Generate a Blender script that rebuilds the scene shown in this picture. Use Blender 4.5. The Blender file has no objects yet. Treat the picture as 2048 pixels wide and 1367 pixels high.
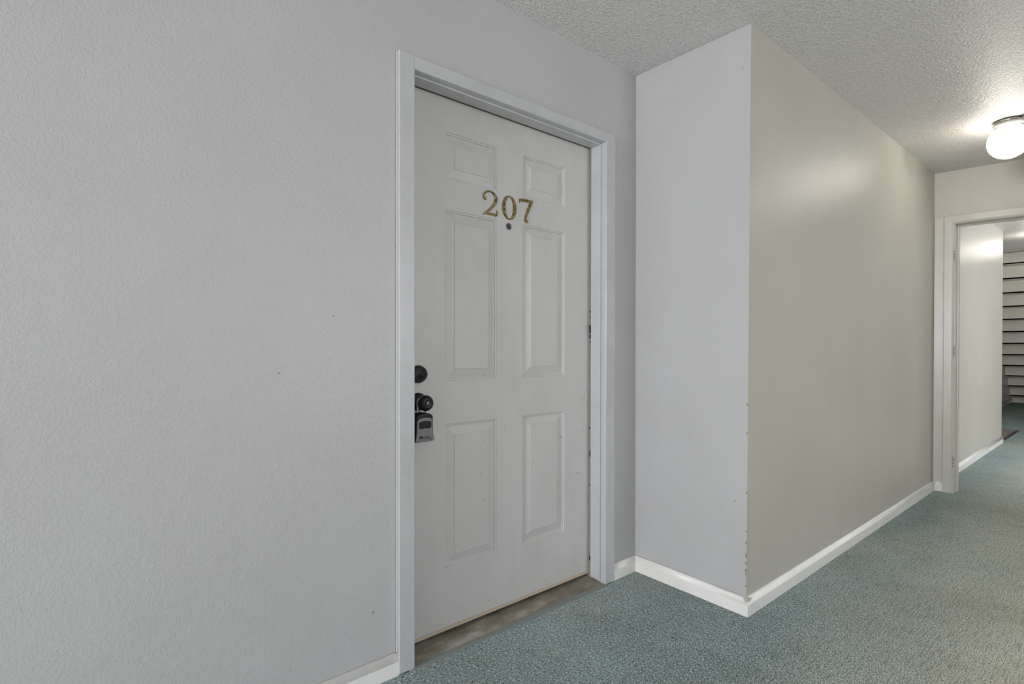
import bpy, bmesh, math, random
from mathutils import Vector, Matrix
R = random.Random(7)
S = bpy.context.scene
COL = S.collection

# ---------------------------------------------------------------- camera
YAW, PITCH, ROLL = math.radians(50.1068), math.radians(-0.3886), math.radians(0.0916)
fwd = Vector((math.cos(YAW)*math.cos(PITCH), math.sin(YAW)*math.cos(PITCH), math.sin(PITCH)))
right = Vector((math.sin(YAW), -math.cos(YAW), 0)); up = right.cross(fwd)
rr = math.cos(ROLL)*right + math.sin(ROLL)*up
uu = -math.sin(ROLL)*right + math.cos(ROLL)*up
cam = bpy.data.cameras.new('camera'); co = bpy.data.objects.new('camera', cam); COL.objects.link(co)
M = Matrix((rr, uu, -fwd)).transposed().to_4x4(); M.translation = Vector((0, 0, 1.1106))
co.matrix_world = M
cam.sensor_width = 36; cam.lens = 1041.77*36/2048
cam.shift_x = -(1045.2261-1024)/2048; cam.shift_y = (698.0435-683.5)/2048
cam.clip_start = .02; cam.clip_end = 100
S.camera = co

# ---------------------------------------------------------------- light and exposure
w = bpy.data.worlds.new('world'); S.world = w; w.use_nodes = True
w.node_tree.nodes['Background'].inputs[0].default_value = (.62, .74, 1, 1)
w.node_tree.nodes['Background'].inputs[1].default_value = 1.0
S.view_settings.view_transform = 'Standard'; S.view_settings.look = 'None'
S.view_settings.gamma = 1; S.view_settings.use_curve_mapping = False
S.view_settings.exposure = 0.50
GLOBE = 10.5            # radiance of the lit glass globes
def daylight(name, loc, rot, sx, sy, power, col=(.948, .953, 1)):
    l = bpy.data.lights.new(name, 'AREA'); l.shape = 'RECTANGLE'; l.size = sx; l.size_y = sy
    l.energy = power; l.color = col
    o = bpy.data.objects.new(name, l); COL.objects.link(o); o.location = loc; o.rotation_euler = rot
    o['kind'] = 'helper'
    return o
# daylight through the windows; second landing and both lobby ones are added fill
daylight('window_daylight', (-.25, -3.93, 1.5), (math.radians(90), 0, 0), 1.1, 1.15, 10)
daylight('window_daylight', (2.95, -3.93, 1.5), (math.radians(90), 0, 0), 1.1, 1.15, 40)
daylight('window_daylight', (-4.93, .55, 1.5), (math.radians(90), 0, math.radians(-90)), 1.1, 1.15, 150)
daylight('window_daylight', (7.0, -2.73, 1.5), (math.radians(90), 0, 0), 1.6, 1.15, 20)
daylight('window_daylight', (5.33, -1.65, 1.5), (math.radians(90), 0, math.radians(-90)), 1.1, 1.15, 72)

# ---------------------------------------------------------------- measured layout
H = 2.44
D, D2, D4, D5 = 1.6205, 1.0517, 1.063, 1.707
C1, C1T, C2, C3 = 2.0844, 2.1047, 5.0198, 8.1071
EA = .1727
BB, BT = .0757, .0135
YR = -.35             # wall on the near side of the corridor
K0, K1, K2, K3, KH, KW = .801, .858, 1.8407, 1.904, 2.0516, .0459

# ---------------------------------------------------------------- helpers
def sheared(v):
    return (v[0] + EA*(D2 - v[1]), v[1], v[2])
class MB:
    def __init__(s): s.v = []; s.f = []; s.sm = []
    def add(s, vs, fs, smooth=False, xf=None):
        n = len(s.v)
        if xf: vs = [xf(v) for v in vs]
        s.v += [tuple(v) for v in vs]; s.f += [tuple(i+n for i in f) for f in fs]; s.sm += [smooth]*len(fs)
        return s
    def box(s, x0, x1, y0, y1, z0, z1, xf=None):
        vs = [(x, y, z) for z in (z0, z1) for y in (y0, y1) for x in (x0, x1)]
        return s.add(vs, [(0,2,3,1),(4,5,7,6),(0,1,5,4),(2,6,7,3),(0,4,6,2),(1,3,7,5)], xf=xf)
    def prism(s, poly, a, b, place, smooth=False, caps=True):
        """poly: 2-D outline; place(u, v, t) -> xyz; extruded t from a to b"""
        n = len(poly)
        vs = [place(u, v, a) for u, v in poly] + [place(u, v, b) for u, v in poly]
        s.add(vs, [(i, (i+1) % n, n+(i+1) % n, n+i) for i in range(n)], smooth)
        if caps:
            s.add(vs, [tuple(range(n))[::-1], tuple(range(n, 2*n))])
        return s
    def lathe(s, prof, seg, place, smooth=True):
        """prof: (r, t) list; place(x, y, t)"""
        vs = []; fs = []
        for r, t in prof:
            for k in range(seg):
                a = 2*math.pi*k/seg
                vs.append(place(r*math.cos(a), r*math.sin(a), t))
        for i in range(len(prof)-1):
            for k in range(seg):
                fs.append((i*seg+k, i*seg+(k+1) % seg, (i+1)*seg+(k+1) % seg, (i+1)*seg+k))
        s.add(vs, fs, smooth)
        return s
    def build(s, name, mat, parent=None, loc=None, bevel=0, seg=2, kind=None, label=None):
        me = bpy.data.meshes.new(name); me.from_pydata(s.v, [], s.f); me.update()
        bm = bmesh.new(); bm.from_mesh(me)
        bm.faces.ensure_lookup_table()
        for i, f in enumerate(bm.faces): f.smooth = s.sm[i]
        bmesh.ops.remove_doubles(bm, verts=bm.verts, dist=1e-6)
        bmesh.ops.recalc_face_normals(bm, faces=bm.faces)
        bm.to_mesh(me); bm.free()
        me.materials.append(mat)
        o = bpy.data.objects.new(name, me); COL.objects.link(o)
        if bevel:
            m = o.modifiers.new('bevel', 'BEVEL'); m.width = bevel; m.segments = seg; m.limit_method = 'ANGLE'
            m.angle_limit = math.radians(40)
        if parent: o.parent = parent
        if loc: o.location = loc
        if kind: o['kind'] = kind
        if label: o['label'] = label
        return o
def root(name, loc=(0, 0, 0), label=None, cat=None, group=None, kind=None):
    o = bpy.data.objects.new(name, None); COL.objects.link(o); o.location = loc; o.empty_display_size = .05
    return tag(o, label, cat, group, kind)
def tag(o, label=None, cat=None, group=None, kind=None):
    for k, v in (('label', label), ('category', cat), ('group', group), ('kind', kind)):
        if v: o[k] = v
    return o

# ---------------------------------------------------------------- materials
def mat(name, color, rough=.5, metal=0, spec=.5):
    m = bpy.data.materials.new(name); m.use_nodes = True
    b = m.node_tree.nodes['Principled BSDF']
    b.inputs['Base Color'].default_value = (*color, 1); b.inputs['Roughness'].default_value = rough
    b.inputs['Metallic'].default_value = metal; b.inputs['Specular IOR Level'].default_value = spec
    return m, m.node_tree, b
def N(t, typ, **kw):
    n = t.nodes.new(typ)
    for k, v in kw.items():
        if k in n.inputs: n.inputs[k].default_value = v
        else: setattr(n, k, v)
    return n
def noise(t, scale, detail=2, rough=.5, stretch=None, rot=None, dist=0):
    g = t.nodes.new('ShaderNodeNewGeometry')
    mp = t.nodes.new('ShaderNodeMapping'); t.links.new(g.outputs['Position'], mp.inputs['Vector'])
    if stretch: mp.inputs['Scale'].default_value = stretch
    if rot: mp.inputs['Rotation'].default_value = rot
    n = t.nodes.new('ShaderNodeTexNoise'); n.inputs['Scale'].default_value = scale
    n.inputs['Detail'].default_value = detail; n.inputs['Roughness'].default_value = rough
    n.inputs['Distortion'].default_value = dist
    t.links.new(mp.outputs[0], n.inputs['Vector'])
    return n.outputs['Fac']
def ramp(t, src, stops):
    r = t.nodes.new('ShaderNodeValToRGB'); e = r.color_ramp.elements
    while len(e) < len(stops): e.new(.5)
    for i, (p, c) in enumerate(stops):
        e[i].position = p; e[i].color = (*c, 1) if len(c) == 3 else c
    t.links.new(src, r.inputs[0]); return r.outputs[0]
def mix(t, fac, a, b, mode='MIX'):
    m = t.nodes.new('ShaderNodeMix'); m.data_type = 'RGBA'; m.blend_type = mode
    for sock, v in ((m.inputs[0], fac), (m.inputs[6], a), (m.inputs[7], b)):
        if isinstance(v, (int, float)): sock.default_value = v
        elif isinstance(v, tuple): sock.default_value = (*v, 1)
        else: t.links.new(v, sock)
    return m.outputs[2]
def bump(t, b, h, dist, strength=1.0, prev=None):
    n = t.nodes.new('ShaderNodeBump'); n.inputs['Distance'].default_value = dist
    n.inputs['Strength'].default_value = strength
    t.links.new(h, n.inputs['Height'])
    if prev: t.links.new(prev, n.inputs['Normal'])
    t.links.new(n.outputs[0], b.inputs['Normal']); return n.outputs[0]

def wall_paint(name, color, rough=.33, bd=.0011):
    m, t, b = mat(name, color, rough)
    dirt = ramp(t, noise(t, 2.2, 4, .6), [(.35, (.955, .95, .94)), (.65, (1, 1, 1))])
    c = mix(t, 1.0, color, dirt, 'MULTIPLY'); t.links.new(c, b.inputs['Base Color'])
    n1 = bump(t, b, noise(t, 130, 3, .6), bd*1.1, 1)
    bump(t, b, noise(t, 300, 2, .5), bd*.5, 1, n1)
    return m
M_wall = wall_paint('wall_paint', (.503, .502, .502))
M_wall_warmlit = wall_paint('wall_paint_warm_lit', (.520, .505, .448), .34)  # same paint as the other walls, warm lamp light tinted into the colour
m, t, b = mat('ceiling_texture', (.70, .70, .685), .36); M_ceil = m
t.links.new(ramp(t, noise(t, 95, 4, .6), [(.36, (.62, .61, .595)), (.56, (.79, .78, .765))]), b.inputs['Base Color'])  # shade in the texture's pits put into the colour to keep the grain
v = N(t, 'ShaderNodeTexVoronoi', Scale=75.0); g = t.nodes.new('ShaderNodeNewGeometry')
t.links.new(g.outputs['Position'], v.inputs['Vector'])
vr = ramp(t, v.outputs['Distance'], [(.1, (1, 1, 1)), (.55, (0, 0, 0))])
n1 = bump(t, b, vr, .0022, .8)
bump(t, b, noise(t, 95, 4, .6), .0055, 1, n1)
M_ceil = m

def trim_paint(name, color, rough=.32, bd=.0002):
    m, t, b = mat(name, color, rough)
    dirt = ramp(t, noise(t, 5, 5, .65), [(.3, (.93, .92, .90)), (.6, (1, 1, 1))])
    t.links.new(mix(t, 1.0, color, dirt, 'MULTIPLY'), b.inputs['Base Color'])
    bump(t, b, noise(t, 60, 3, .5), bd, 1)
    return m
M_casing = trim_paint('casing_paint', (.515, .52, .532))
M_trim = trim_paint('baseboard_paint', (.86, .85, .815), .3, .0003)
M_cream = trim_paint('cream_trim_paint', (.60, .585, .53), .3)

# steel door: white with smudges, scuffs and a faint vertical brushed grain
m, t, b = mat('door_paint', (.68, .665, .65), .42); M_door = m
sm = ramp(t, noise(t, 5.5, 6, .7, (1, 1, .7)), [(.28, (.93, .92, .90)), (.55, (1, 1, 1))])
fine = ramp(t, noise(t, 38, 3, .6, (1, 1, 1.4)), [(.24, (.72, .71, .70)), (.31, (1, 1, 1))])
c = mix(t, 1.0, (.562, .556, .542), sm, 'MULTIPLY'); c = mix(t, .55, c, mix(t, 1.0, c, fine, 'MULTIPLY'))
t.links.new(c, b.inputs['Base Color'])
bump(t, b, noise(t, 90, 3, .6, (3, 3, .25)), .0002, 1)

# carpet: flecked loop pile, teal near the walls, worn olive in the walking lane
m, t, b = mat('carpet', (.2, .22, .2), .95, 0, .1); M_carpet = m
lane = noise(t, 1.5, 4, .55, (.45, 1, 1))
g = t.nodes.new('ShaderNodeNewGeometry'); sp = t.nodes.new('ShaderNodeSeparateXYZ')
t.links.new(g.outputs['Position'], sp.inputs[0])
mr = N(t, 'ShaderNodeMapRange'); mr.inputs['From Min'].default_value = .98; mr.inputs['From Max'].default_value = .30
t.links.new(sp.outputs['Y'], mr.inputs['Value'])
ad = N(t, 'ShaderNodeMath', operation='MULTIPLY_ADD'); t.links.new(lane, ad.inputs[0]); ad.inputs[1].default_value = 1.1
ad.inputs[2].default_value = -.50; ad2 = N(t, 'ShaderNodeMath', operation='ADD', use_clamp=True)
t.links.new(ad.outputs[0], ad2.inputs[0])
ml = N(t, 'ShaderNodeMath', operation='MULTIPLY'); ml.inputs[1].default_value = .8
t.links.new(mr.outputs[0], ml.inputs[0]); t.links.new(ml.outputs[0], ad2.inputs[1])
fleck = noise(t, 350, 3, .75, (.26, 1, 1))
fleck2 = noise(t, 120, 2, .6, (.5, 1, 1))
teal = ramp(t, fleck, [(.36, (.045, .085, .09)), (.5, (.25, .345, .352)), (.62, (.78, .83, .81))])
olive = ramp(t, fleck, [(.34, (.20, .205, .165)), (.5, (.655, .655, .52)), (.64, (.97, .96, .86))])
c = mix(t, ad2.outputs[0], teal, olive)
blotch = ramp(t, noise(t, 2.6, 5, .65), [(.3, (.86, .83, .78)), (.58, (1, 1, 1))])
c = mix(t, 1.0, c, blotch, 'MULTIPLY')
streak = ramp(t, noise(t, 170, 3, .65, (.07, 1, 1)), [(.36, (.58, .60, .60)), (.52, (1, 1, 1)), (.68, (1.0, 1.0, 1.0))])
c = mix(t, .8, c, mix(t, 1.0, c, streak, 'MULTIPLY'))
t.links.new(c, b.inputs['Base Color'])
n1 = bump(t, b, fleck, .0025, 1); bump(t, b, noise(t, 110, 2, .6, (.12, 1, 1)), .0035, .6, n1)

m, t, b = mat('sill_concrete', (.25, .24, .2), .8); M_sill = m
t.links.new(ramp(t, noise(t, 9, 6, .65, (.5, 1, 1)), [(.3, (.11, .095, .06)), (.5, (.22, .20, .155)), (.68, (.40, .385, .33))]), b.inputs['Base Color'])
bump(t, b, noise(t, 160, 4, .6), .0012, 1)
M_strip = mat('carpet_edge_strip', (.19, .21, .19), .55)[0]
M_sweep = mat('door_sweep_vinyl', (.52, .44, .34), .5)[0]
M_seal = mat('weatherstrip', (.09, .075, .05), .6)[0]
M_sealg = mat('weatherstrip_grey', (.24, .225, .20), .6)[0]
M_dark = mat('dark_gap', (.012, .011, .010), .8)[0]
m, t, b = mat('brass', (.42, .32, .12), .32, .9); M_brass = m
t.links.new(ramp(t, noise(t, 90, 4, .7), [(.32, (.05, .036, .013)), (.5, (.24, .185, .075)), (.7, (.46, .37, .18))]), b.inputs['Base Color'])
M_black = mat('black_metal', (.004, .004, .004), .30, .0, .35)[0]
M_blackmat = mat('black_plastic', (.004, .004, .005), .45, 0, .3)[0]
m, t, b = mat('grey_lockbox_metal', (.17, .17, .175), .42, .2); M_lockgrey = m
bump(t, b, noise(t, 700, 2, .5), .0002, 1)
M_chrome = mat('chrome', (.62, .63, .64), .22, 1)[0]
M_viewer = mat('dull_nickel', (.13, .135, .14), .3, .8)[0]
M_lens = mat('viewer_lens', (.02, .03, .035), .08)[0]
m, t, b = mat('galvanised_metal', (.50, .49, .46), .35, .85); M_galv = m
t.links.new(ramp(t, noise(t, 60, 3, .6), [(.35, (.14, .13, .11)), (.65, (.38, .37, .34))]), b.inputs['Base Color'])
M_porc = mat('white_porcelain', (.30, .295, .28), .3)[0]
m, t, b = mat('lit_globe_glass', (.9, .9, .88), .3); M_globe = m
b.inputs['Emission Color'].default_value = (1, .93, .82, 1); b.inputs['Emission Strength'].default_value = GLOBE
M_scuff = mat('scuff', (.10, .10, .10), .7)[0]
M_chip = mat('bare_chip', (.16, .10, .06), .8)[0]
M_paintchip = mat('white_paint_flake', (.85, .84, .80), .6)[0]
m, t, b = mat('brown_mat', (.20, .18, .14), .8); M_mat = m
t.links.new(ramp(t, noise(t, 30, 4, .6), [(.3, (.15, .135, .10)), (.7, (.26, .24, .19))]), b.inputs['Base Color'])
M_rubber = mat('dark_rubber', (.05, .052, .05), .6)[0]
M_stair = trim_paint('stair_paint', (.78, .75, .66), .45)
M_glass = mat('window_glass', (.9, .95, 1), .02)[0]
M_glass.node_tree.nodes['Principled BSDF'].inputs['Transmission Weight'].default_value = 1

def st(o): o['kind'] = 'structure'; return o

# ================================================================ room shell
# floor and ceiling (one continuous corridor, alcoves and landing)
f = MB().box(-5, 14.9, -4, 2.3, -.1, 0); st(f.build('floor', M_carpet))
c = MB().box(-5, C2+.07, -4, 2.3, H, H+.12); c.box(C2+.07, 10.04, -4, 2.3, H, H+.12)
st(c.build('ceiling', M_ceil))
s = MB().box(10.04, 14.9, -.6, 2.3, 2.9, 3.0).box(10.0, 10.04, -.6, 2.3, H, 3.0)
st(s.build('ceiling_stairwell', M_ceil))

# door wall, with the opening for door 207
ox0, ox1, oz = K1-.02, K2+.02, KH+.02
wl = MB().box(-5, ox0, D, D+.22, 0, H).box(ox1, C1T+.1, D, D+.22, 0, H).box(ox0, ox1, D, D+.22, oz, H)
st(wl.build('wall_left', M_wall))
# the projecting block: return side and corridor side are two faces, each its own wall
def wallquad(name, pts_bottom, pts_top, mat_):
    n = len(pts_bottom)
    mb = MB(); mb.add(pts_bottom+pts_top, [(i, (i+1) % n, n+(i+1) % n, n+i) for i in range(n)] + [tuple(range(n)), tuple(range(n, 2*n))])
    return st(mb.build(name, mat_))
wallquad('wall_alcove', [(C1, D2, 0), (C1+.10, D2+.10, 0), (C1+.10, D, 0), (C1, D, 0)],
         [(C1T, D2, H), (C1T+.10, D2+.10, H), (C1T+.10, D, H), (C1-.003, D, H)], M_wall)
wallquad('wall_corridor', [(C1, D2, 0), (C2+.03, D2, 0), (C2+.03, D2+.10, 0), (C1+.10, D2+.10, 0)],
         [(C1T, D2, H), (C2+.03, D2, H), (C2+.03, D2+.10, H), (C1T+.10, D2+.10, H)], M_wall_warmlit)
# end wall with a doorway (slightly out of square, as in the photograph)
EX0, EX1, EH = .925, -.09, 2.034
e = MB()
WT = .12
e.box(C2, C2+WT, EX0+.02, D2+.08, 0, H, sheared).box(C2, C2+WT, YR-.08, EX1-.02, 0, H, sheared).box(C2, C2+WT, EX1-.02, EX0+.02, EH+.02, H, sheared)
st(e.build('wall_end', M_wall_warmlit))
st(MB().box(C2+.12, C3, D4, D4+.10, 0, H).box(C3-.10, C3, D4+.10, D5+.1, 0, H).build('wall_beyond', M_wall_warmlit))
st(MB().box(C3-.05, 14.7, D5, D5+.12, 0, 3.0).build('wall_stair', M_wall_warmlit))
st(MB().box(14.6, 14.75, -.6, D5, 0, 3.0).build('wall_far', M_wall_warmlit))
st(MB().box(4.2, 5.3, YR-.12, YR, 0, H).build('wall_right', M_wall_warmlit))
# unseen lobby beyond the doorway, widened for its added windows
st(MB().box(9.6, 14.7, YR-.12, YR, 0, 3.0).build('wall_stair_side', M_wall_warmlit))
st(MB().box(9.5, 9.6, -2.8, YR, 0, H).build('wall_lobby_east', M_wall_warmlit))
# landing behind the photographer
st(MB().box(4.2, 4.32, -4, YR-.12, 0, H).build('wall_landing', M_wall))
st(MB().box(-1.6, -1.48, -4, -.6, 0, H).box(-5, -1.48, -.72, -.6, 0, H).build('wall_landing_west', M_wall))
def wall_with_windows(name, along, at, a0, a1, wins, z0, z1, th, numbers):
    mb = MB()
    def bx(p, q, r, s_):
        if along == 'x': mb.box(p, q, at-th, at, r, s_)
        else: mb.box(at-th, at, p, q, r, s_)
    cur = a0
    for w0, w1 in wins:
        bx(cur, w0, 0, H); bx(w0, w1, 0, z0); bx(w0, w1, z1, H); cur = w1
    bx(cur, a1, 0, H)
    st(mb.build(name, M_wall))
    for (w0, w1), nn in zip(wins, numbers):
        r_ = st(root('window_%d' % nn)); t_ = .05
        for p, q, r2, s_ in ((w0, w0+t_, z0, z1), (w1-t_, w1, z0, z1), (w0+t_, w1-t_, z0, z0+t_), (w0+t_, w1-t_, z1-t_, z1), (w0+t_, w1-t_, (z0+z1)/2-.02, (z0+z1)/2+.02)):
            fr_ = MB()
            if along == 'x': fr_.box(p, q, at-.09, at-.02, r2, s_)
            else: fr_.box(at-.09, at-.02, p, q, r2, s_)
            fr_.build('window_frame', M_casing, r_)
wall_with_windows('wall_south', 'x', -4, -1.6, 4.32, [(-.85, .35), (2.35, 3.55)], .9, 2.1, .12, (1, 2))  # second window is unseen, added to light the corridor wall
wall_with_windows('wall_lobby_south', 'x', -2.8, 5.18, 9.6, [(6.15, 7.85)], .9, 2.1, .12, (4,))  # unseen window, added to brighten the space past the doorway
wall_with_windows('wall_lobby_west', 'y', 5.30, -2.8, YR-.12, [(-2.25, -1.05)], .9, 2.1, .12, (5,))  # unseen window, added to light the stair risers
wall_with_windows('wall_west', 'y', -5, -.72, D+.1, [(-.05, 1.15)], .9, 2.1, .12, (3,))

# ---------------------------------------------------------------- baseboards
BP = [(0, 0), (BT, 0), (BT, BB*.62), (BT*.93, BB*.78), (BT*.7, BB*.91), (BT*.35, BB*.98), (0, BB)]
def base(name, p, q, n, mat_=M_trim, m0=0, m1=0):
    """baseboard from p to q; n = outward normal; m0/m1: mitre (+1 grows with the offset)"""
    p = Vector(p); q = Vector(q); d = (q-p).normalized(); n = Vector(n)
    mb = MB(); k = len(BP)
    vs = [p + n*u - d*(u*m0) + Vector((0, 0, v)) for u, v in BP] + [q + n*u + d*(u*m1) + Vector((0, 0, v)) for u, v in BP]
    fs = [(i, (i+1) % k, k+(i+1) % k, k+i) for i in range(k)]
    mb.add(vs, fs, True); mb.add(vs, [tuple(range(k)), tuple(range(k, 2*k))])
    o = mb.build(name, mat_); o['kind'] = 'structure'
    for pl in o.data.polygons: pl.use_smooth = len(pl.vertices) == 4 and pl.area > 0 and abs(pl.normal.z) > .05 and abs(pl.normal.z) < .99
    return o
base('baseboard_left', (-4.9, D, 0), (K0+.002, D, 0), (0, -1, 0))
base('baseboard_door_side', (K3, D, 0), (C1, D, 0), (0, -1, 0), m1=-1)
base('baseboard_alcove', (C1, D, 0), (C1, D2, 0), (-1, 0, 0), m0=-1, m1=1)
base('baseboard_corridor', (C1, D2, 0), (C2, D2, 0), (0, -1, 0), M_trim, m0=1, m1=-1)
base('baseboard_end', sheared((C2, D2, 0)), sheared((C2, .987, 0)), (-1, -.17, 0), M_trim)
base('baseboard_beyond', (C2+.17, D4, 0), (C3, D4, 0), (0, -1, 0), M_trim, m1=1)
base('baseboard_beyond_return', (C3, D4, 0), (C3, D5, 0), (1, 0, 0), M_trim, m0=1, m1=-1)
base('baseboard_stair', (C3, D5, 0), (14.6, D5, 0), (0, -1, 0), M_cream)
base('baseboard_right', (4.2, YR, 0), (5.0, YR, 0), (0, 1, 0))

# ---------------------------------------------------------------- frame round door 207
fr = st(root('trim_1'))
y0 = D-.02
def casing(name, x0, x1, z0, z1, side=0):
    mb = MB().box(x0, x1, y0, D-.001, z0, z1)
    if side == -1: mb.box(x0-.0035, x0, D-.011, D-.001, max(z0, BB), z1-.004)
    return mb.build(name, M_casing, fr, bevel=.0025)
casing('casing', K0, K1, .006, KH+KW, -1)
casing('casing', K2, K3, .004, KH+KW)
casing('casing', K1-.0005, K2+.0005, KH, KH+KW)
for nm, x0, x1, z0, z1 in (('jamb', K1-.019, K1+.0008, .0, KH+.019), ('jamb', K2-.0008, K2+.019, .0, KH+.019), ('jamb', K1, K2, KH-.0008, KH+.019)):
    MB().box(x0, x1, y0+.003, D+.20, z0, z1).build(nm, M_casing, fr)
SX0, SX1, SZ = K1+.008, K2-.008, KH-.008
SY0, SY1 = 1.630, 1.690
MB().box(K1, SX0, SY0, SY1, .012, KH).build('door_stop', M_casing, fr, bevel=.003, seg=3)
MB().box(SX1, K2, SY0, SY1, .012, KH).build('door_stop', M_casing, fr, bevel=.003, seg=3)
MB().box(SX0, SX1, SY0, SY1, SZ, KH).build('door_stop', M_casing, fr, bevel=.003, seg=3)
MB().box(SX1+.0008, K2-.0008, SY1, 1.7008, .012, KH-.002).build('weatherstrip', M_sealg, fr)
MB().box(K1+.0008, SX0-.0008, SY1, 1.7008, .012, KH-.002).build('weatherstrip', M_sealg, fr)
MB().box(K1+.001, K2-.001, SY1, 1.7008, SZ+.0012, KH-.001).build('weatherstrip', M_seal, fr)
# black chips knocked out of the weatherstrip edge
mk = MB()
for z, h_, dx in ((1.275, .006, 0), (1.243, .005, .001), (1.207, .008, 0), (1.185, .03, -.002), (1.155, .02, -.001), (1.13, .005, 0), (1.20, .012, -.003),
                  (.60, .03, 0), (.72, .006, -.004), (.45, .005, 0), (.10, .02, 0)):
    mk.prism([(0, -h_/2), (.003, -h_*.4), (.0045, 0), (.0035, h_*.45), (.0005, h_/2), (-.001, 0)], SY1-.0014, SY1+.004,
             lambda u, v_, t_: (SX1+dx-.0016+u, t_, z+v_))
mk.build('worn_chips', M_dark, fr, kind='stuff')

# ---------------------------------------------------------------- door 207
door = tag(root('door_1', (1.353, 1.7015, .0)), 'white six-panel steel door numbered 207 in the shallow alcove', 'door', None, 'structure')
OD = Vector((1.353, 1.7015, 0))
def dl(v): return (v[0]-OD.x, v[1]-OD.y, v[2]-OD.z)
YF = 1.7015
colx = [(1.0375, 1.2855), (1.4225, 1.6700)]
rowz = [(.2650, .8135), (.9765, 1.6255), (1.7405, 1.9185)]
xs = [.866, colx[0][0], colx[0][1], colx[1][0], colx[1][1], 1.8400]
zs = [.0407, rowz[0][0], rowz[0][1], rowz[1][0], rowz[1][1], rowz[2][0], rowz[2][1], 2.0480]
mb = MB()
for i in range(5):
    for j in range(7):
        if i in (1, 3) and j in (1, 3, 5): continue
        mb.add([dl((xs[a], YF, zs[c_])) for a, c_ in ((i, j), (i+1, j), (i+1, j+1), (i, j+1))], [(0, 1, 2, 3)])
X0, X1, Z0, Z1 = xs[0], xs[-1], zs[0], zs[-1]
yb = YF+.044
vs = [(X0, YF, Z0), (X1, YF, Z0), (X1, YF, Z1), (X0, YF, Z1), (X0, yb, Z0), (X1, yb, Z0), (X1, yb, Z1), (X0, yb, Z1)]
mb.add([dl(v_) for v_ in vs], [(0, 1, 5, 4), (1, 2, 6, 5), (2, 3, 7, 6), (3, 0, 4, 7), (4, 5, 6, 7)])
mb.build('door_slab', M_door, door)
prof = [(0, 0), (.0014, .0034), (.0070, .0040), (.0084, .0088), (.0125, .0095), (.0440, .0026), (.0455, .0004), (.0475, .0004)]
for (a0, a1) in colx:
    for (b0, b1) in rowz:
        vs = []; fs = []
        for ins, dp in prof:
            vs += [dl(v_) for v_ in ((a0+ins, YF+dp, b0+ins), (a1-ins, YF+dp, b0+ins), (a1-ins, YF+dp, b1-ins), (a0+ins, YF+dp, b1-ins))]
        for r_ in range(len(prof)-1):
            for k in range(4):
                fs.append((r_*4+k, r_*4+(k+1) % 4, r_*4+4+(k+1) % 4, r_*4+4+k))
        fs.append(tuple(range(len(vs)-4, len(vs))))
        MB().add(vs, fs).build('panel', M_door, door)
# sweep under the slab
MB().prism([(0, 0), (.004, -.002), (.012, 0), (.012, .012), (.0, .012)], X0+.002, X1-.003, lambda u, v_, t_: dl((t_, YF-.003+u, .0285+v_))).build('door_sweep', M_sweep, door)
MB().box(*[x-OD.x for x in (X0, X1)], .016, .046, .016, .0405).build('under_door_shade', M_dark, door)  # black block stands in for the shade under the door

# brass numerals: strokes of changing width, extruded and bevelled
def smooth_path(P, W, n=6):
    out = []
    for i in range(len(P)-1):
        p0 = P[max(i-1, 0)]; p1 = P[i]; p2 = P[i+1]; p3 = P[min(i+2, len(P)-1)]
        for k in range(n):
            t_ = k/n
            q = [.5*((2*p1[c_]) + (-p0[c_]+p2[c_])*t_ + (2*p0[c_]-5*p1[c_]+4*p2[c_]-p3[c_])*t_*t_ + (-p0[c_]+3*p1[c_]-3*p2[c_]+p3[c_])*t_**3) for c_ in (0, 1)]
            out.append((q[0], q[1], W[i]*(1-t_)+W[i+1]*t_))
    out.append((*P[-1], W[-1])); return out
def stroke(mb, P, W, yf, th, n=6, closed=False):
    pts = smooth_path(P, W, n) if n > 1 else [(*p_, w_) for p_, w_ in zip(P, W)]
    k = len(pts); vs = []
    cr = .0009
    for i in range(k):
        a = pts[(i-1) % k if closed else max(i-1, 0)]; b_ = pts[(i+1) % k if closed else min(i+1, k-1)]
        d = Vector((b_[0]-a[0], b_[1]-a[1])).normalized(); nrm = Vector((-d.y, d.x)); x, z, w_ = pts[i]
        h_ = w_/2; hb = max(h_-cr, h_*.4)
        for off, y_ in ((-h_, yf+th), (-h_, yf+cr), (-hb, yf), (hb, yf), (h_, yf+cr), (h_, yf+th)):
            vs.append(dl((x+nrm.x*off, y_, z+nrm.y*off)))
    fs = []
    for i in range(k if closed else k-1):
        j = (i+1) % k
        for q in range(5): fs.append((i*6+q, j*6+q, j*6+q+1, i*6+q+1))
    if not closed: fs += [tuple(range(6)), tuple(range((k-1)*6, k*6))[::-1]]
    mb.add(vs, fs)
def disc(mb, cx, cz, r, yf, th, seg=16):
    mb.lathe([(0.0001, yf), (r-.0008, yf), (r, yf+.0008), (r, yf+th)], seg, lambda a, b_, t_: dl((cx+a, t_, cz+b_)), False)
NY, NT = YF-.0035, .0036
two = MB()
stroke(two, [(1.2246, 1.6987), (1.2183, 1.7047), (1.2188, 1.715), (1.227, 1.7252), (1.241, 1.7319), (1.2563, 1.7313), (1.2705, 1.7237), (1.2783, 1.7106), (1.277, 1.6958), (1.2667, 1.6785), (1.25, 1.6622), (1.2322, 1.6475), (1.2159, 1.636)],
       [.006, .009, .009, .0075, .007, .0075, .011, .0145, .0155, .0125, .010, .0085, .003], NY, NT)
stroke(two, [(1.2139, 1.6362), (1.2335, 1.6415), (1.2539, 1.6425), (1.276, 1.6405), (1.2820, 1.6455), (1.2845, 1.6545), (1.2848, 1.6615)], [.003, .0085, .010, .011, .010, .0070, .004], NY-.0002, NT)
disc(two, 1.2247, 1.7000, .0066, NY-.0003, NT)
two.build('numeral', M_brass, door, label='brass digit 2, slightly tarnished')
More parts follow.
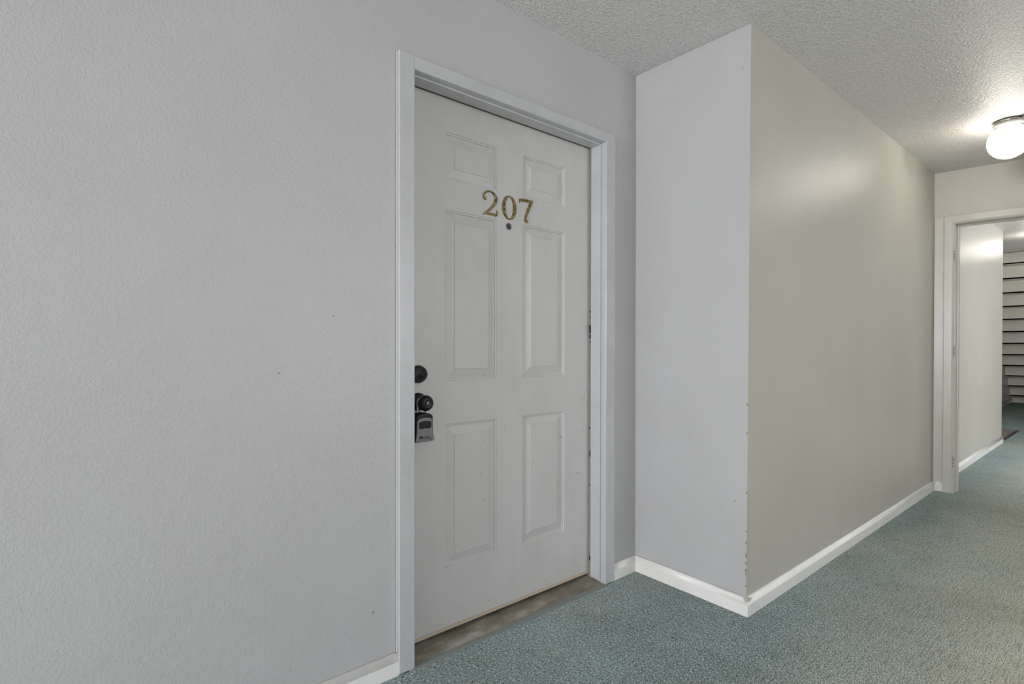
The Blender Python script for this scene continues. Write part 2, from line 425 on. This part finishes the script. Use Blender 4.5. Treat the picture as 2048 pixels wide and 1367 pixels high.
zero = MB(); zp = []; zw = []
for k in range(40):
    a = 2*math.pi*k/40
    ro = (.0375, .0500); ri = (.0205, .0440)
    zp.append((1.348+(ro[0]+ri[0])/2*math.cos(a), 1.6832+(ro[1]+ri[1])/2*math.sin(a))); zw.append(.0062+.0115*abs(math.cos(a))**1.6)
stroke(zero, zp, zw, NY, NT, n=1, closed=True)
zero.build('numeral', M_brass, door, label='brass digit 0 above the peephole')
sev = MB()
stroke(sev, [(1.4015, 1.7262), (1.4200, 1.7285), (1.4500, 1.7290), (1.4765, 1.7290)], [.009, .0125, .0125, .011], NY, NT)
stroke(sev, [(1.4040, 1.7290), (1.4037, 1.7215), (1.4022, 1.7145)], [.006, .0052, .003], NY-.0002, NT)
stroke(sev, [(1.4690, 1.7300), (1.4581, 1.7051), (1.4452, 1.6789), (1.4358, 1.6556), (1.4338, 1.6460), (1.4380, 1.6392), (1.4440, 1.6390)], [.0145, .0140, .0130, .0112, .0100, .0085, .006], NY-.0003, NT)
disc(sev, 1.4435, 1.6412, .0072, NY-.0005, NT)
sev.build('numeral', M_brass, door, label='brass digit 7, furthest from the knobs')
nl = MB()
for x, z in ((1.2795, 1.7040), (1.2525, 1.6425), (1.3165, 1.6832), (1.3795, 1.6832), (1.4350, 1.7288), (1.4430, 1.6420)):
    nl.lathe([(.0001, NY-.0012), (.0012, NY-.0010), (.0018, NY-.0002)], 10, lambda a, b_, t_, x=x, z=z: dl((x+a, t_, z+b_)))
nl.build('numeral_nails', M_dark, door, kind='stuff')

# peephole
ph = MB().lathe([(.0138, YF), (.0138, YF-.0022), (.0122, YF-.0036), (.0085, YF-.0036), (.0072, YF-.002), (.0070, YF-.0006)], 32, lambda a, b_, t_: dl((1.3452+a, t_, 1.6055+b_))).build('peephole', M_viewer, door)
MB().lathe([(.0072, YF-.0010), (.005, YF-.0022), (.0001, YF-.0030)], 24, lambda a, b_, t_: dl((1.3452+a, t_, 1.6055+b_))).build('lens', M_lens, ph)

# deadbolt and knob
BX = .9248
db = MB().lathe([(.0327, YF), (.0327, YF-.006), (.0315, YF-.011), (.0275, YF-.022), (.0258, YF-.0245), (.0240, YF-.0250), (.0228, YF-.0235), (.0205, YF-.0235), (.0190, YF-.0250), (.0001, YF-.0254)], 40,
                lambda a, b_, t_: dl((BX+a, t_, 1.0064+b_))).build('deadbolt', M_black, door)
MB().lathe([(.0078, YF-.0250), (.0078, YF-.0268), (.0001, YF-.0270)], 24, lambda a, b_, t_: dl((BX+a, t_, 1.0064+b_))).build('keyhole', M_chrome, db).data.materials[0] = M_black
rose = MB().lathe([(.0330, YF), (.0330, YF-.004), (.0300, YF-.009), (.0160, YF-.012), (.0125, YF-.016), (.0120, YF-.030)], 40,
                  lambda a, b_, t_: dl((BX+a, t_, .9055+b_)))
rose.lathe([(.0120, YF-.030), (.0150, YF-.036), (.0225, YF-.041), (.0272, YF-.049), (.0285, YF-.057), (.0272, YF-.065), (.0235, YF-.071), (.0165, YF-.0745), (.0115, YF-.0748), (.0105, YF-.0735), (.0100, YF-.0735), (.0001, YF-.0735)], 40,
           lambda a, b_, t_: dl((BX+a, t_, .9055+b_)))
kn = rose.build('door_knob', M_black, door)
MB().lathe([(.0085, YF-.0735), (.0085, YF-.0760), (.0070, YF-.0768), (.0001, YF-.0768)], 24, lambda a, b_, t_: dl((BX+a, t_, .9055+b_))).build('key_cylinder', M_viewer, kn)
MB().box(BX-OD.x-.0008, BX-OD.x+.0008, -.0775, -.0766, .9055-.0045, .9055+.0045).build('keyway', M_dark, kn)

# scuffs and dents on the door face
sc = MB()
for x, z in [(.9923, .1882), (1.0095, .0608), (1.0465, .2672), (1.2114, .6038), (1.209, .5941), (1.3252, .7625), (1.6505, .6974), (1.6411, .6916), (1.4487, .2418), (1.2468, .0784), (1.8241, 1.2539), (1.6023, 1.2384), (1.2959, 1.1965), (1.2182, .9941), (1.7738, .8716), (1.7908, .8611), (1.801, .8652), (1.7809, .7724), (1.7409, .7479), (1.7913, .7148), (1.5598, .0695), (1.5841, .0535), (1.7616, .5162), (1.4821, .601), (1.2189, .492), (1.3128, .3832), (1.0892, .1936)]:
    L = R.uniform(.002, .008); W = R.uniform(.0006, .0014); a = R.uniform(-1.2, 1.5)
    inside = any(a0 < x < a1 and b0 < z < b1 for a0, a1 in colx for b0, b1 in rowz)
    yy = YF-.0002+(.0004 if inside else 0)
    sc.prism([(-L, 0), (-L*.3, -W), (L*.5, -W*.7), (L, 0), (L*.3, W), (-L*.5, W*.6)], yy, yy+.0012,
             lambda u, v_, t_: dl((x+u*math.cos(a)-v_*math.sin(a), t_, z+u*math.sin(a)+v_*math.cos(a))))
sc.build('scuff_marks', M_scuff, door, kind='stuff')

# sill: worn threshold with an edge strip where the carpet stops
MB().prism([(1.599, 0), (1.72, 0), (1.76, .012), (1.76, .014), (1.70, .012), (1.618, .0045), (1.599, .003)], K1, K2, lambda u, v_, t_: (t_, u, v_)).build('trim_3', M_sill)['kind'] = 'structure'
MB().prism([(1.592, .0), (1.616, .0), (1.616, .0060), (1.600, .0050), (1.592, .002)], K1-.004, K2+.010, lambda u, v_, t_: (t_, u+.002*math.sin(t_*9), v_)).build('trim_4', M_strip)['kind'] = 'structure'
# dark grime line under the frame and where the casing meets the carpet
# ---------------------------------------------------------------- lock box hanging from the knob
lb = root('lock_box', (BX-.0105, 1.650, .770), 'grey and black key lock box hanging from the black door knob', 'lock box')
LO = Vector((BX-.0105, 1.650, .770))
def outline(wt, ww, wb, h, r=.008, top_arch=.004, off=0):
    pts = []
    def half(z):
        t_ = z/h
        if t_ < .35: k = t_/.35; k = k*k*(3-2*k); return wb*(1-k)+ww*k
        k = (t_-.35)/.65; return ww*(1-k)+wt*k
    zs_ = [i/14*h for i in range(15)]
    rp = [(half(z), z) for z in zs_]
    # rounded corners
    rp[0] = (rp[0][0]-r*.6, 0); rp.insert(1, (half(0)-r*.12, r*.35))
    rp[-1] = (rp[-1][0]-r, h+top_arch*.3); rp.append((rp[-1][0]*.5, h+top_arch*.85)); rp.append((0, h+top_arch))
    return [(x, z+off) for x, z in rp] + [(-x, z+off) for x, z in reversed(rp[:-1])]
body = outline(.0330, .0345, .0400, .098, .012, .003)
MB().prism(body, -.018, .028, lambda u, v_, t_: (u, t_, v_)).build('body', M_blackmat, lb, bevel=.003, seg=3)
face = outline(.0300, .0325, .0365, .080, .006, .005, .0015)
MB().prism(face, -.0225, -.017, lambda u, v_, t_: (u-.0012, t_, v_)).build('front_plate', M_lockgrey, lb, bevel=.002, seg=3)
win = [(-.0245, .050)] + [(-.0245+.049*i/8, .0485+.0012*math.cos(i/8*4*math.pi)) for i in range(1, 8)] + [(.0245, .052), (.0245, .0705), (.018, .0735), (0, .0755), (-.014, .0742), (-.0245, .0700)]
MB().prism(win, -.0237, -.020, lambda u, v_, t_: (u-.001, t_, v_)).build('dial_window', M_blackmat, lb, bevel=.001)
dr = MB()
for i in range(4):
    cz = 0
    dr.lathe([(.0075, -.0045), (.0090, -.0035), (.0090, .0035), (.0075, .0045)], 14, lambda a, b_, t_, i=i: (-.0175+i*.0115+t_, -.0175+a*.7, .0615+b_))
dr.build('number_dials', M_black, lb)
# shackle round the knob's neck
sh = MB(); PS = [(-.0165, .090), (-.0165, .118)] + [(-.0165*math.cos(a), .1355-.0001+.0165*math.sin(a)) for a in [math.pi*i/10 for i in range(11)]] + [(.0165, .118), (.0165, .090)]
vs = []; fs = []
for i, (x, z) in enumerate(PS):
    a = PS[max(i-1, 0)]; b_ = PS[min(i+1, len(PS)-1)]; d = Vector((b_[0]-a[0], 0, b_[1]-a[1])).normalized(); n = Vector((-d.z, 0, d.x))
    for k in range(8):
        an = 2*math.pi*k/8; q = n*math.cos(an)*.0035 + Vector((0, 1, 0))*math.sin(an)*.0035
        vs.append((x+.0105+q.x, .0245+q.y, z+q.z))
for i in range(len(PS)-1):
    for k in range(8): fs.append((i*8+k, i*8+(k+1) % 8, (i+1)*8+(k+1) % 8, (i+1)*8+k))
sh.add(vs, fs, True); sh.build('shackle', M_chrome, lb)
def lettering(txt, size, x, y, z, parent, shear, m_):
    cu = bpy.data.curves.new('lettering', 'FONT'); cu.body = txt; cu.size = size; cu.shear = shear; cu.extrude = .0002
    cu.align_x = 'LEFT'; cu.offset = size*.004
    tmp = bpy.data.objects.new('tmp', cu); COL.objects.link(tmp)
    dg = bpy.context.evaluated_depsgraph_get(); me = bpy.data.meshes.new_from_object(tmp.evaluated_get(dg))
    bpy.data.objects.remove(tmp); bpy.data.curves.remove(cu)
    me.transform(Matrix.Translation((x, y, z)) @ Matrix.Rotation(math.radians(90), 4, 'X'))
    me.materials.clear(); me.materials.append(m_)
    o = bpy.data.objects.new('lettering', me); COL.objects.link(o); o.parent = parent; return o
lettering('Master', .0155, -.0262, -.0227, .0130, lb, .35, M_dark)
lettering('LOCK', .0062, .0105, -.0227, .0082, lb, .2, M_dark)

# ---------------------------------------------------------------- doorway at the corridor's end
f2 = st(root('trim_2'))
TC = .028
def ebox(name, x0, x1, ya, yb_, z0, z1, m_=M_cream, bev=.003):
    return MB().box(x0, x1, ya, yb_, z0, z1, sheared).build(name, m_, f2, bevel=bev)
# casing with a rounded inner half, as boards in two steps
def cas_profile(a, b_, sgn):
    w_ = abs(b_-a)
    return [(0, 0), (0, .020), (.003, .0235), (w_*.55, TC-.001), (w_*.72, TC), (w_*.86, TC-.003), (w_*.96, TC-.009), (w_, TC-.016), (w_, 0)]
pr = cas_profile(.9905, EX0, -1)
def ecas(name, poly, a, b_, place): return MB().prism(poly, a, b_, lambda u, v_, t_: sheared(place(u, v_, t_))).build(name, M_cream, f2)
ecas('casing', pr, 0, EH+.04, lambda u, v_, t_: (C2-v_, .9905-u, t_ if t_ == 0 else t_+(.0655-u)-.04))
ecas('casing', pr, 0, EH+.04, lambda u, v_, t_: (C2-v_, EX1-.0655+u, t_ if t_ == 0 else t_+(.0655-u)-.04))
ecas('casing', pr, .9905, EX1-.0655, lambda u, v_, t_: (C2-v_, t_-(u if t_ > .5 else -u), EH+.0655-u))
JB = C2+.138
ebox('filler_board', C2-.006, C2, .9905, D2-.001, BB*.9, 2.094)
ebox('jamb', C2-.006, JB, EX0, EX0+.019, 0, EH)
ebox('jamb', C2-.006, JB, EX1-.019, EX1, 0, EH)
ebox('jamb', C2-.006, JB, EX1-.019, EX0+.019, EH, EH+.019)
ebox('door_stop', C2+.045, C2+.08, EX0-.011, EX0, 0, EH-.011)
ebox('door_stop', C2+.045, C2+.08, EX1, EX1+.011, 0, EH-.011)
ebox('door_stop', C2+.045, C2+.08, EX1, EX0, EH-.011, EH)
for zc in (1.795, 1.075, .24):
    hg = MB().box(C2-.004, C2+.036, EX0-.0025, EX0, zc-.045, zc+.045, sheared).build('hinge', M_cream, f2)
    for k in range(5):
        MB().lathe([(.0001, -.0082), (.0052, -.0082), (.0052, .0082), (.0001, .0082)], 10,
                   lambda a, b_, t_: sheared((C2-TC+.000+a, EX0+.0015+b_, zc-.036+k*.018+t_))).build('knuckle', M_cream, hg)
    ch = MB()
    for k in range(4): ch.box(C2-TC-.0080, C2-TC-.0030, EX0-.002, EX0+.004, zc-.029+k*.018-.0016, zc-.029+k*.018+.0016, sheared)
    ch.build('knuckle_gaps', M_chip, hg, kind='stuff')

# ---------------------------------------------------------------- staircase seen from below, past the doorway
stc = root('staircase', (13.9, .75, 0), 'beige painted staircase whose stepped underside shows beyond the open doorway', 'staircase')
rise, run, x0s, z0s = .20151, .28, 10.7822, 2.35647
me_r = me_t = None
for i in range(12):
    x = x0s+i*run; z = z0s-i*rise
    if me_r is None:
        a = MB().box(0, .018, YR+.003-.75, D5-.003-.75, .002, rise+.004).build('riser', M_stair, stc, bevel=.002); me_r = a.data
        b2 = MB().box(.0, run+.02, YR+.004-.75, D5-.004-.75, .004, .032).build('tread', M_stair, stc, bevel=.004); me_t = b2.data
        a.location = (x-13.9, 0, z); b2.location = (x-13.9, 0, z)
    else:
        for me_, nm in ((me_r, 'riser'), (me_t, 'tread')):
            o = bpy.data.objects.new(nm, me_); COL.objects.link(o); o.parent = stc; o.location = (x-13.9, 0, z)
            md = o.modifiers.new('bevel', 'BEVEL'); md.width = .002; md.segments = 2; md.limit_method = 'ANGLE'
MB().box(14.12-13.9, 14.15-13.9, YR-.75+.003, D5-.75-.003, .0, .135).build('riser', M_stair, stc)

# mat at the foot of the alcove beyond the doorway
tm = root('floor_mat', (8.87, 1.17, 0), 'narrow brown floor mat with dark rubber edge beyond the open doorway', 'mat')
MB().box(-.50, .52, -.075, .14, .001, .007).build('mat_surface', M_mat, tm, bevel=.002)
MB().box(-.50, .52, -.112, -.075, .001, .008).build('rubber_edge', M_rubber, tm, bevel=.002)

# ---------------------------------------------------------------- ceiling lamps
def lamp(x, y, label):
    r_ = root('ceiling_light', (x, y, H), label, 'ceiling light', None)
    MB().lathe([(.0001, 0), (.069, 0), (.069, -.016), (.066, -.019), (.0001, -.019)], 40, lambda a, b_, t_: (a, b_, t_)).build('mounting_plate', M_galv, r_)
    MB().lathe([(.0001, -.019), (.070, -.019), (.0755, -.022), (.0760, -.029), (.0720, -.034), (.0650, -.036), (.0640, -.048), (.0630, -.058)], 40, lambda a, b_, t_: (a, b_, t_)).build('lamp_holder', M_porc, r_)
    gp = []
    for k in range(25):
        a = math.radians(40+k*(180-40)/24); gp.append((max(.099*math.sin(a), .0001), -.1215+.099*math.cos(a)))
    MB().lathe(gp, 40, lambda a, b_, t_: (a, b_, t_)).build('glass_globe', M_globe, r_)
    for k in range(3):
        an = k*2.094+2.2
        MB().lathe([(.0001, .063), (.004, .063), (.004, .074), (.0001, .074)], 8, lambda a, b_, t_: (t_*math.cos(an)-a*math.sin(an), t_*math.sin(an)+a*math.cos(an), -.048+b_)).build('set_screw', M_galv, r_)
    return r_
l1 = lamp(4.1688, .5248, 'lit white globe ceiling light with metal base and conduit in the corridor')
# surface conduit feeding the first lamp
d = Vector((-.30, -.42, 0)).normalized(); n = Vector((-d.y, d.x, 0))
cp = [(-.011, 0), (-.0105, -.006), (-.006, -.011), (.006, -.011), (.0105, -.006), (.011, 0)]
MB().prism(cp, .06, .95, lambda u, v_, t_: tuple(d*t_+n*u+Vector((0, 0, v_))), True).build('conduit', M_galv, l1)
l2 = lamp(8.56, .79, 'lit white globe ceiling light past the doorway, outside the picture')
l3 = lamp(.45, -1.2, 'lit white globe ceiling light on the landing behind the photographer')
l4 = lamp(2.0, -1.9, 'unseen globe ceiling light added on the far side of the landing')  # unseen lamp, added to brighten the door and corridor walls
l5 = lamp(-2.6, .45, 'lit white globe ceiling light in the corridor behind the photographer')

# ---------------------------------------------------------------- small wear and litter
chips = [(.8998, 1.6451), (.8379, 1.5843), (.9227, 1.5789), (1.0231, 1.4833), (1.026, 1.4664), (1.0734, 1.5725), (1.1099, 1.5421), (1.0839, 1.3898), (1.2035, 1.348), (1.4741, 1.5683), (1.4054, 1.3895), (1.774, 1.5763), (1.7764, 1.541), (1.9211, 1.4705), (1.3064, 1.5577), (1.4162, 1.5838)]
chip_me = None
for i, (x, y) in enumerate(chips):
    if chip_me is None:
        bm = bmesh.new(); bmesh.ops.create_icosphere(bm, subdivisions=1, radius=.0028)
        for v_ in bm.verts: v_.co = Vector((v_.co.x*R.uniform(.7, 1.2), v_.co.y*R.uniform(.6, 1.1), v_.co.z*.45*R.uniform(.8, 1.2)))
        chip_me = bpy.data.meshes.new('paint_flake'); bm.to_mesh(chip_me); bm.free(); chip_me.materials.append(M_paintchip)
    o = bpy.data.objects.new('paint_flake', chip_me); COL.objects.link(o)
    s_ = R.uniform(.45, 1.1) if i not in (1, 3) else 1.3
    o.location = (x, y, .001+.0011*s_+(.004 if y > 1.6 else 0)); o.scale = (s_, s_, s_); o.rotation_euler = (0, 0, R.uniform(0, 6))
    tag(o, 'tiny white paint flake lying on the floor in front of door 207' if i > 1 else ('white flake on the concrete sill close to the left door casing', 'largest white paint flake, on the carpet at the foot of the left casing')[i], 'paint flake', 'tiny white paint flakes scattered in front of the door')
# wear on the outside corner and the walls
wc = MB()
for z, h_ in ((.869, .010), (.750, .012), (.505, .012), (.345, .007), (.298, .014), (.246, .020), (.215, .012), (.184, .018), (.168, .008), (.120, .008)):
    xx = C1+(C1T-C1)*z/H
    wc.prism([(0, -h_/2), (.004, -h_*.3), (.0025, h_*.2), (.0008, h_/2), (-.0012, h_*.4), (-.0016, -h_*.3)], 0, 1,
             lambda u, v_, t_: (xx-.0008+(0 if t_ == 0 else .003), D2-.0008+(.0 if t_ else .003)+abs(u)*.9*(1 if t_ == 0 else 0), z+v_))
o = wc.build('corner_chips', M_chip); o['kind'] = 'stuff'; o['label'] = 'brown chips knocked out of the white outside wall corner'; o['category'] = 'wall chips'
cb = MB().box(C1-.0140, C1-.0005, D2-.0140, D2-.0005, .061, .0765).build('caulk_lump', M_sweep, bevel=.003)
tag(cb, 'lump of tan caulk on the baseboard at the outside wall corner', 'caulk')
def specks(label):
    o = ws.build('wall_specks', M_scuff); tag(o, label, 'wall specks', None, 'stuff')
ws = MB()
for x, z, L, a in ((.4282, 1.0293, .003, 1.3), (.7167, .2355, .006, 1.3), (.5879, 1.2014, .003, .8)):
    ws.prism([(-L, 0), (0, -.0016), (L, 0), (0, .0016)], D-.0006, D-.0001, lambda u, v_, t_: (x+u*math.cos(a)-v_*math.sin(a), t_, z+u*math.sin(a)+v_*math.cos(a)))
specks('tiny dark nicks on the white wall left of the door frame')
ws = MB()
for y, z in ((1.1004, .4627), (1.1048, .4575), (1.3192, .7071), (1.0848, 2.2694), (1.2469, 2.3443)):
    xx = C1+(C1T-C1)*z/H*(1-(y-D2)/(D-D2))
    ws.prism([(-.003, 0), (0, -.0015), (.003, 0), (0, .0015)], xx-.0012, xx-.0002, lambda u, v_, t_: (t_, y+u, z+v_))
specks('tiny grey nicks on the narrow alcove wall right of the door')
ws = MB()
for x, z in ((2.5861, 2.1886), (3.0865, 2.308), (3.1015, 2.2614), (3.1524, 2.2398), (3.12, 2.20), (3.18, 2.17)):
    ws.prism([(-.004, 0), (0, -.002), (.004, 0), (0, .002)], D2-.0006, D2-.0001, lambda u, v_, t_: (x+u, t_, z+v_))
specks('tiny grey specks high on the long corridor wall')
